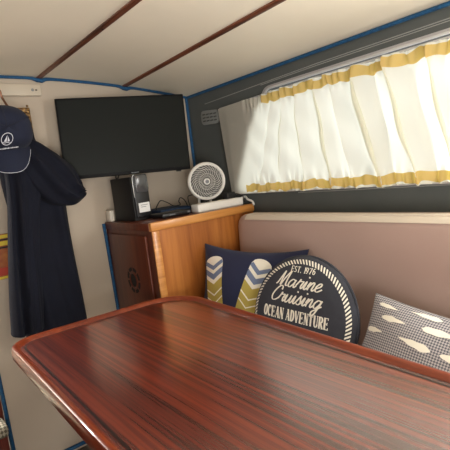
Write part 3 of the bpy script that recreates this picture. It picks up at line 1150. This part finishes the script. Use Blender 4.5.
def pillow(m, O, U, V, N, w, h, t, pinch=0.05, n=28, wob=0.0):
    def hh(u, v):
        a, b = min(1, abs(2 * u / w)), min(1, abs(2 * v / h))
        return t * max(0, (1 - a ** 2.6) * (1 - b ** 2.6)) ** 0.5 * (1 + wob * math.sin(21 * u + 3) * math.sin(17 * v + 1))

    def uv(a, b):
        # a, b in -1..1, edges drawn in between the corners
        return (w / 2 * a * (1 - pinch * (1 - b * b)), h / 2 * b * (1 - pinch * (1 - a * a)))

    def surf(u, v, e=0.0):
        return O + U * u + V * v + N * (hh(u, v) + e)
    for side in (1, -1):
        def f(i, j, side=side):
            a = math.sin(PI / 2 * (2 * i / (n - 1) - 1))
            b = math.sin(PI / 2 * (2 * j / (n - 1) - 1))
            u, v = uv(a, b)
            ha = t * max(0, (1 - abs(a) ** 2.6) * (1 - abs(b) ** 2.6)) ** 0.5 * (1 + wob * math.sin(21 * u + 3) * math.sin(17 * v + 1))
            return O + U * u + V * v + N * (side * ha)
        m.grid(f, n, n)
    bmesh.ops.remove_doubles(m.bm, verts=list(m.bm.verts), dist=0.0004)

    def surf2(u, v, e=0.0):
        # invert the pinch approximately
        a, b = 2 * u / w, 2 * v / h
        for _ in range(4):
            a = (2 * u / w) / (1 - pinch * (1 - b * b))
            b = (2 * v / h) / (1 - pinch * (1 - a * a))
        ha = t * max(0, (1 - min(1, abs(a)) ** 2.6) * (1 - min(1, abs(b)) ** 2.6)) ** 0.5 * (1 + wob * math.sin(21 * u + 3) * math.sin(17 * v + 1))
        return O + U * u + V * v + N * (ha + e)
    return surf2


# navy chevron cushion
Un, Vn, Nn = frame_axes(math.radians(22), math.radians(17), math.radians(4))
On = Vector((1.065, 1.285, 0.640))
nc = thing('square_cushion', 'navy square cushion printed with two chevron bands, behind the round cushion', 'cushion', (1.08, 1.29, 0.43))
m = MB()
f2 = pillow(m, On, Un, Vn, Nn, 0.45, 0.42, 0.070, 0.12, wob=0.08)


def band(p0, p1, half):
    """chevron-filled strap from p0 (bottom) to p1 (rounded top), seen on the face"""
    p0, p1 = Vector(p0), Vector(p1)
    ax = (p1 - p0)
    L = ax.length
    ax.normalize()
    nx = Vector((ax.y, -ax.x))
    ruler = [(0, 3), (0.03, 2), (0.035, 3), (0.115, 2), (0.122, 1), (0.17, 2), (0.175, 1), (0.20, 2), (0.206, 1), (0.245, 2), (0.262, 3), (0.285, 2), (0.30, 3), (0.318, 2)]
    fine = []
    for (s_a, mi), s_b in zip(ruler, [q_[0] for q_ in ruler[1:]] + [L + 0.06]):
        n_ = max(1, math.ceil((s_b - s_a) / 0.010))
        fine += [(s_a + (s_b - s_a) * q_ / n_, mi) for q_ in range(n_)]
    ruler = fine
    ks = [s for s, _ in ruler] + [L + 0.06]
    for side in (-1, 1):
        NW = 6
        for (s0, s1), (_, mi) in zip(zip(ks[:-1], ks[1:]), ruler):
            for q in range(NW):
                w0, w1 = half * q / NW, half * (q + 1) / NW
                pts = []
                for s, w_ in ((s0, w0), (s1, w0), (s1, w1), (s0, w1)):
                    s_ = s + (0.55 - 1.1 * (1 - smoothstep(0.09, 0.13, s))) * w_ - 0.02
                    cap_ = L - half * 0.6 * (1 - math.sqrt(max(0, 1 - (w_ / half) ** 2)))
                    s_ = max(0, min(s_, cap_))
                    c = p0 + ax * s_ + nx * (side * w_ * (0.72 + 0.28 * s_ / L))
                    pts.append((c.x, c.y))
                if abs((Vector(pts[1]) - Vector(pts[0])).length) + abs((Vector(pts[2]) - Vector(pts[3])).length) < 1e-5:
                    continue
                m.mi = mi
                poly(m, f2, pts, 0.0016)


band((-0.080, -0.17), (-0.152, 0.158), 0.046)
band((-0.018, -0.17), (0.072, 0.158), 0.046)
m.build('cover', ['navy_cushion', 'olive', 'cream_print', 'pale_blue'], nc, angle=60)

# grey woven cushion with pale leaf shapes
Ug, Vg, Ng = frame_axes(math.radians(6), math.radians(32), math.radians(9))
Og = Vector((1.02, 0.535, 0.585))
gc = thing('rectangular_cushion', 'grey woven cushion with pale leaf shapes, nearest the right of the settee', 'cushion', (1.02, 0.535, 0.43))
m = MB()
f3 = pillow(m, Og, Ug, Vg, Ng, 0.46, 0.30, 0.066, 0.07, wob=0.10)


def leaf(cu, cv, L, w_, flip, rot):
    top, bot = [], []
    c, s = math.cos(rot), math.sin(rot)
    for k in range(13):
        t = k / 12
        wd = w_ * (math.sin(PI * min(1, t * 1.0) ** 0.6)) * (1 + 0.12 * math.sin(17 * t + cu * 40)) if 0 < t < 1 else 0
        x = (t - 0.5) * L * (-1 if flip else 1)
        top.append((cu + x * c - wd * s, cv + x * s + wd * c))
        bot.append((cu + x * c + wd * s, cv + x * s - wd * c))
    for k in range(12):
        qd = [top[k], top[k + 1], bot[k + 1], bot[k]]
        if k == 0:
            qd = [top[0], top[1], bot[1]]
        if k == 11:
            qd = [top[11], top[12], bot[11]]
        poly(m, f3, qd, 0.0018)


for mi, gr in ((2, 1.0), (1, 0.82)):
    m.mi = mi
    for (cu, cv, L, w_, fl, ro) in [(-0.163, 0.119, 0.058, 0.0100, 0, -0.10), (-0.130, 0.087, 0.070, 0.0135, 0, -0.02), (-0.176, 0.047, 0.052, 0.0125, 0, 0.0), (-0.058, 0.123, 0.078, 0.0100, 1, -0.02), (-0.003, 0.090, 0.085, 0.0155, 0, 0.02), (-0.054, 0.044, 0.080, 0.0160, 1, -0.10), (0.075, 0.122, 0.08, 0.011, 0, 0.0), (0.115, 0.085, 0.08, 0.014, 1, 0.0), (0.055, 0.040, 0.08, 0.015, 0, 0.0), (0.150, 0.040, 0.08, 0.014, 0, 0.0), (-0.15, -0.02, 0.06, 0.012, 0, 0.0), (-0.07, -0.03, 0.08, 0.014, 0, 0.0), (0.03, -0.03, 0.08, 0.014, 1, 0.0), (0.13, -0.03, 0.08, 0.014, 0, 0.0)]:
        if mi == 2:
            continue
        leaf(cu, cv, L * 1.12, w_ * 0.58, fl, ro)
lay_uv(m.build('cover', ['grey_weave', 'cream_print', 'char_cushion'], gc, angle=60), Ug, Vg)

# ------------------------------------------------------------------ table
TX0, TX1, TY0, TY1, TZ = 0.243, 0.862, -0.12, 1.502, 0.70
tb = thing('table', 'varnished mahogany saloon table with raised rounded rim and dark inlay line', 'table', (0.55, 0.7, 0))


def tbl_outline(ins, n=10):
    pts = [(TX0 + ins, TY0 + ins), (TX1 - 0.03 - ins, TY0 + ins), (TX1 - ins + 0.010, TY1 - 0.035 - ins), (TX1 - 0.16, TY1 - ins), (TX0 + ins, TY1 - ins)]
    # far edge is straight, starboard corner swept
    poly_ = [(TX0 - 0.016 + ins, TY0 + ins), (TX1 - 0.055 - ins, TY0 + ins), (TX1 + 0.028 - ins, TY1 - 0.02 - ins), (TX0 + 0.012 + ins, TY1 + 0.008 - ins)]
    out = []
    N = 4
    rr = [0.09, 0.09, 0.16, 0.085]
    for k in range(N):
        p, a, b = Vector(poly_[k]), Vector(poly_[k - 1]), Vector(poly_[(k + 1) % N])
        da, db = (a - p).normalized(), (b - p).normalized()
        r = max(0.01, rr[k] - ins * 0.8)
        ang = da.angle(db)
        t = r / math.tan(ang / 2)
        cen = p + (da + db).normalized() * (r / math.sin(ang / 2))
        s, e = p + da * t, p + db * t
        a0 = math.atan2(s.y - cen.y, s.x - cen.x)
        a1 = math.atan2(e.y - cen.y, e.x - cen.x)
        while a1 < a0:
            a1 += 2 * PI
        for q in range(n + 1):
            aa = a0 + (a1 - a0) * q / n
            out.append((cen.x + r * math.cos(aa), cen.y + r * math.sin(aa)))
    return out


m = MB()
m.prism(tbl_outline(0.020), lambda u, v, d: (u, v, d), TZ - 0.036, TZ - 0.011)
m.build('tabletop', 'table', tb, smooth=False)
m = MB()                                                # raised rim swept round the edge
prof = [(0.003, TZ - 0.040), (0.0, TZ - 0.034), (0.0, TZ - 0.008), (0.003, TZ - 0.001), (0.008, TZ + 0.001), (0.013, TZ), (0.018, TZ - 0.004), (0.024, TZ - 0.0105), (0.024, TZ - 0.036), (0.020, TZ - 0.042)]
rings = [tbl_outline(i_) for i_, _ in prof]
m.grid(lambda i, j: (rings[j][i][0], rings[j][i][1], prof[j][1]), len(rings[0]), len(prof), close_u=True, close_v=True)
m.build('rim', 'rim', tb)
m = MB()
o1, o2 = tbl_outline(0.034), tbl_outline(0.040)
m.grid(lambda i, j: ((o1 if j == 0 else o2)[i][0], (o1 if j == 0 else o2)[i][1], TZ - 0.0104), len(o1), 2, close_u=True)
m.build('inlay_line', 'inlay', tb, smooth=False)
m = MB()
m.lathe([(0.15, 0.0), (0.15, 0.012), (0.06, 0.03), (0.045, 0.05), (0.045, 0.60), (0.06, 0.63), (0.16, 0.645), (0.16, 0.664)], (0.56, 0.75, 0), (0, 0, 1), 32)
m.build('pedestal', 'chrome', tb)

# ------------------------------------------------------------------ jacket, cap, hanger
m = MB()
m.lathe([(0.014, 0), (0.014, 0.006), (0.006, 0.008)], (0.418, YW, 1.535), (0, -1, 0), 16)
m.tube(spline([(0.418, YW - 0.006, 1.535), (0.418, 1.86, 1.528), (0.418, 1.775, 1.520), (0.418, 1.745, 1.525), (0.418, 1.735, 1.545)], 5), 0.005, 8)
tag(m.build('coat_hook', 'bronze'), 'bronze coat hook on the bulkhead above the navy cap', 'hook')

hg = thing('coat_hanger', 'bronze wire coat hanger holding the navy jacket by the bulkhead', 'hanger', (0.45, 1.80, 1.38))
m = MB()
hk = spline([(0.405, 1.775, 1.508), (0.409, 1.775, 1.524), (0.422, 1.775, 1.530), (0.435, 1.777, 1.522), (0.440, 1.78, 1.500), (0.452, 1.788, 1.476), (0.472, 1.795, 1.446), (0.495, 1.81, 1.410), (0.515, 1.835, 1.375)], 6)
m.tube(hk, 0.0042, 8)
m.build('hook', 'bronze', hg)
m = MB()
m.tube(spline([(0.472, 1.795, 1.446), (0.45, 1.82, 1.40), (0.425, 1.84, 1.36), (0.43, 1.84, 1.345), (0.47, 1.84, 1.345), (0.515, 1.84, 1.36)], 6), 0.004, 8)
m.build('bar', 'bronze', hg)

jk = thing('jacket', 'navy hooded jacket hanging on a hanger below the navy cap', 'jacket', (0.48, 1.84, 0.6))


def loft(m, rows, yc, depth, fold, nseg=96, seed=0, sub=7):
    """rows: (z, left x, right x[, dy, depth factor]); closed cross sections with hanging folds"""
    R_ = []
    P = [Vector((r[0], r[1], r[2])) for r in rows]
    D = [Vector((r[3] if len(r) > 3 else 0, r[4] if len(r) > 4 else 1, 0)) for r in rows]
    sp, sd_ = spline(P, sub), spline(D, sub)

    def f(i, j):
        z, l, r = sp[i]
        dy, df, _ = sd_[i]
        a = 2 * PI * j / nseg
        ca, sa = math.cos(a), math.sin(a)
        x = (l + r) / 2 + (r - l) / 2 * (abs(ca) ** 0.75) * (1 if ca >= 0 else -1)
        y = yc + dy - depth * df * (abs(sa) ** 0.8) * (1 if sa >= 0 else -1)
        u = (x - l) / max(1e-4, r - l)
        amt = smoothstep(0, 0.3, i / len(sp))
        if sa > 0:
            y -= fold * amt * (1.6 * abs(math.sin(5.5 * u + seed + 2.2 * z)) - 1 + 0.5 * math.sin(19 * u - 2 * seed + 6 * z)) * sa
        return (x, y, z)
    n = len(sp)
    g_ = m.grid(f, n, nseg, close_v=True)
    m.face(g_[0])
    m.face(g_[-1])


m = MB()
loft(m, [(1.42, 0.44, 0.50, -0.01, 0.4), (1.385, 0.41, 0.535, -0.02, 0.7), (1.346, 0.40, 0.548, 0, 0.9), (1.286, 0.40, 0.575), (1.22, 0.40, 0.618), (1.16, 0.402, 0.628), (1.07, 0.41, 0.622), (0.96, 0.41, 0.620), (0.85, 0.40, 0.622), (0.70, 0.395, 0.627), (0.60, 0.39, 0.629), (0.585, 0.392, 0.628, 0, 0.9)], 1.845, 0.060, 0.015, seed=1)
m.build('body', 'navy_fabric', jk, angle=70)
m = MB()
loft(m, [(1.30, 0.42, 0.49, 0.02, 0.7), (1.24, 0.405, 0.51), (1.18, 0.402, 0.52), (1.08, 0.390, 0.50), (0.98, 0.374, 0.482), (0.87, 0.357, 0.470), (0.75, 0.340, 0.458), (0.66, 0.330, 0.446), (0.634, 0.328, 0.443), (0.628, 0.342, 0.440, 0, 0.8)], 1.785, 0.045, 0.014, seed=3)
m.build('sleeve', 'navy_fabric', jk, angle=70)
m = MB()                                               # hood flopped to the right
ax_ = [(0.455, 1.335), (0.50, 1.275), (0.55, 1.215), (0.60, 1.165), (0.640, 1.138), (0.670, 1.128), (0.688, 1.128)]
hw_ = [0.050, 0.078, 0.092, 0.088, 0.066, 0.044, 0.012]
cen = spline([Vector((x, 0, z)) for x, z in ax_], 5)
hw = [v.x for v in spline([Vector((w_, 0, 0)) for w_ in hw_], 5)]


def hood(i, j):
    t = (cen[min(i + 1, len(cen) - 1)] - cen[max(i - 1, 0)]).normalized()
    nrm = Vector((-t.z, 0, t.x))
    a = 2 * PI * j / 40
    s = math.sin(a)
    dep = 0.075 * (0.35 + 0.65 * hw[i] / 0.09)
    k = nrm * (hw[i] * math.cos(a))
    p = cen[i] + k
    fold = 0.011 * math.sin(4.5 * math.cos(a) * 2 + i * 0.25) if s > 0 else 0
    return (p.x, 1.80 - dep * s - fold, p.z)


g = m.grid(hood, len(cen), 40, close_v=True)
m.face(g[0])
m.face(g[-1])
m.build('hood', 'navy_fabric', jk, angle=70)

cp = thing('cap', 'navy baseball cap with a white boat emblem, hanging over the jacket', 'cap', (0.405, 1.70, 1.22))
CX, CY, CZ = 0.405, 1.735, 1.372


def crown(i, j):
    # i: rim to crown button, j around; bulges towards the cabin
    t = i / 15
    a = 2 * PI * j / 48
    c_ = math.cos(t * PI / 2) ** 0.6
    se = lambda q: abs(q) ** 0.78 * (1 if q >= 0 else -1)
    x = CX + 0.103 * se(math.cos(a)) * c_
    z = CZ + 0.002 + (0.090 if math.sin(a) > 0 else 0.078) * se(math.sin(a)) * c_
    y = CY - 0.105 * math.sin(t * PI / 2) ** 1.2 + 0.012 * math.sin(a)
    return (x, y, z)


m = MB()
g = m.grid(crown, 16, 48, close_v=True)
m.build('crown', 'cap_fabric', cp, angle=60)
m = MB()
m.tube([Vector(crown(i, 12)) + Vector((0, -0.0008, 0)) for i in range(16)], 0.0012, 5)
m.tube([Vector(crown(i, 3)) + Vector((0, -0.0008, 0)) for i in range(16)], 0.0012, 5)
m.tube([Vector(crown(i, 21)) + Vector((0, -0.0008, 0)) for i in range(16)], 0.0012, 5)
m.build('crown_seams', 'navy_lining', cp)
m = MB()


def brim(i, j):
    s = (i / 20 - 0.5) * 2
    t = j / 6
    x = CX - 0.006 + 0.092 * s * (1 - 0.06 * t)
    zz = CZ - 0.072 - 0.010 * (1 - s * s) * 0 - 0.078 * t * (1 - abs(s) ** 3.2 * 0.75) + 0.020 * s * s
    y = CY - 0.070 * (1 - s * s * 0.8) - 0.030 * t + 0.012 * s * s
    return Vector((x, y, zz))


m.grid(lambda i, j: brim(i, j), 21, 7)
m.grid(lambda i, j: brim(i, j) + Vector((0, 0.004, 0.0)), 21, 7)
m.build('brim', 'cap_fabric', cp, angle=60)
m = MB()
m.tube([brim(i, 6) + Vector((0, 0.001, -0.0005)) for i in range(21)], 0.0010, 6)
m.build('brim_edge', 'white_thread', cp)
m = MB()


def cface(u, v, e=0.0):
    x, z = CX - 0.012 + u, CZ - 0.040 + v
    # find the crown surface under (x, z) by marching its own rings
    best, by = 9, CY
    for i in range(16):
        for j in range(48):
            p = CROWN[i][j]
            d = (p[0] - x) ** 2 + (p[2] - z) ** 2
            if d < best:
                best, by, bi = d, p[1], (i, j)
    return Vector((x, by - 0.006 - e, z))


CROWN = [[crown(i, j) for j in range(48)] for i in range(16)]
ys_ = [cface(a, b).y for a in (-0.02, 0, 0.02) for b in (-0.03, 0, 0.02)]


def cplane(u, v, e=0.0):
    # gently bowed embroidery patch following the front panel
    p = cface(0, 0)
    l, r2 = cface(-0.03, -0.008), cface(0.03, -0.008)
    t_, b_ = cface(0, 0.022), cface(0, -0.034)
    y = p.y + (r2.y - l.y) / 0.06 * u + (t_.y - b_.y) / 0.056 * v
    return Vector((CX - 0.012 + u, y - 0.003 - e, CZ - 0.040 + v))


K = 0.72
ribbon(m, cplane, [(K * 0.024 * math.cos(2 * PI * k / 28), K * 0.024 * math.sin(2 * PI * k / 28)) for k in range(29)], 0.0018, call=False)
poly(m, cplane, [(-0.009, -0.007), (-0.001, -0.008), (0.000, 0.012)])
poly(m, cplane, [(0.002, -0.008), (0.009, -0.006), (0.002, 0.008)])
ribbon(m, cplane, [(-0.013, -0.009), (-0.006, -0.011), (0.002, -0.0095), (0.009, -0.012), (0.014, -0.009)], 0.0018, call=False)
u = -0.034
random.seed(3)
while u < 0.036:
    wd = random.uniform(0.002, 0.0038)
    ribbon(m, cplane, [(u, -0.027 + 0.05 * u), (u + wd, -0.027 + 0.05 * u)], random.choice((0.003, 0.003, 0.0045)), call=False)
    u += wd + 0.0012
m.build('emblem', 'white_thread', cp)

# ------------------------------------------------------------------ small things on the bulkhead
ls = thing('strip_light', 'cream strip light fixed flat on the bulkhead at upper left', 'light', (0.52, YW, 1.53))
m = MB()
m.box((0.30, YW - 0.018, 1.535), (0.632, YW, 1.582), 0.004)
m.build('housing', 'strip_cream', ls)
m = MB()
m.lathe([(0.006, 0), (0.006, 0.002), (0.003, 0.003)], (0.598, YW - 0.0175, 1.558), (0, -1, 0), 12)
m.build('screw', 'vent_grey', ls)
m = MB()
m.box((0.608, YW - 0.0205, 1.555), (0.616, YW - 0.0175, 1.560), 0.001)
m.build('switch', 'black_matte', ls)

pc = thing('picture', 'small gilt framed picture mostly hidden behind the navy cap', 'picture', (0.51, YW, 1.30))
m = MB()
PX0, PX1, PZ0, PZ1 = 0.42, 0.574, 1.295, 1.488
fr = [(PX0, PZ0), (PX1, PZ0), (PX1, PZ1), (PX0, PZ1)]
pf = [(0.0, 0.0), (0.0, -0.016), (0.006, -0.022), (0.014, -0.020), (0.020, -0.012), (0.020, 0.0)]
fr3 = lambda k, d: ((PX0 + d if k in (0, 3) else PX1 - d), (PZ0 + d if k in (0, 1) else PZ1 - d))
m.grid(lambda i, j: (fr3(i, pf[j][0])[0], YW + pf[j][1], fr3(i, pf[j][0])[1]), 4, len(pf), close_u=True)
for k in range(14):
    z = PZ0 + 0.01 + k * 0.0145
    for x in (PX0 + 0.009, PX1 - 0.009):
        m.lathe([(0.0015, -0.004), (0.005, 0), (0.004, 0.003), (0.001, 0.005)], (x, YW - 0.0215, z), (0, -1, 0), 8)
m.build('frame', 'gold', pc)
m = MB()
m.box((PX0 + 0.018, YW - 0.010, PZ0 + 0.018), (PX1 - 0.018, YW - 0.004, PZ1 - 0.018))
m.build('image', 'picture', pc, smooth=False)

# bright pennant-like wall print low at the left, half hidden by the jacket
wp = thing('wall_print', 'red and yellow printed card on the bulkhead behind the jacket', 'print', (0.37, YW, 0.82))
m = MB()
m.box((0.292, YW - 0.008, 0.822), (0.46, YW, 1.000), 0.002)
m.build('board', 'amber', wp)
m = MB()
m.box((0.290, YW - 0.010, 0.838), (0.462, YW - 0.0075, 0.868))
m.build('red_stripe', 'red', wp, smooth=False)
for z0, z1 in ((0.824, 0.833), (0.955, 0.972), (0.984, 0.997)):
    m = MB()
    m.box((0.290, YW - 0.010, z0), (0.462, YW - 0.0075, z1))
    m.build('yellow_stripe', 'yellow', wp, smooth=False)
for z0, z1 in ((0.944, 0.950), (0.975, 0.981)):
    m = MB()
    m.box((0.290, YW - 0.0105, z0), (0.462, YW - 0.0075, z1))
    m.build('black_stripe', 'black_matte', wp, smooth=False)
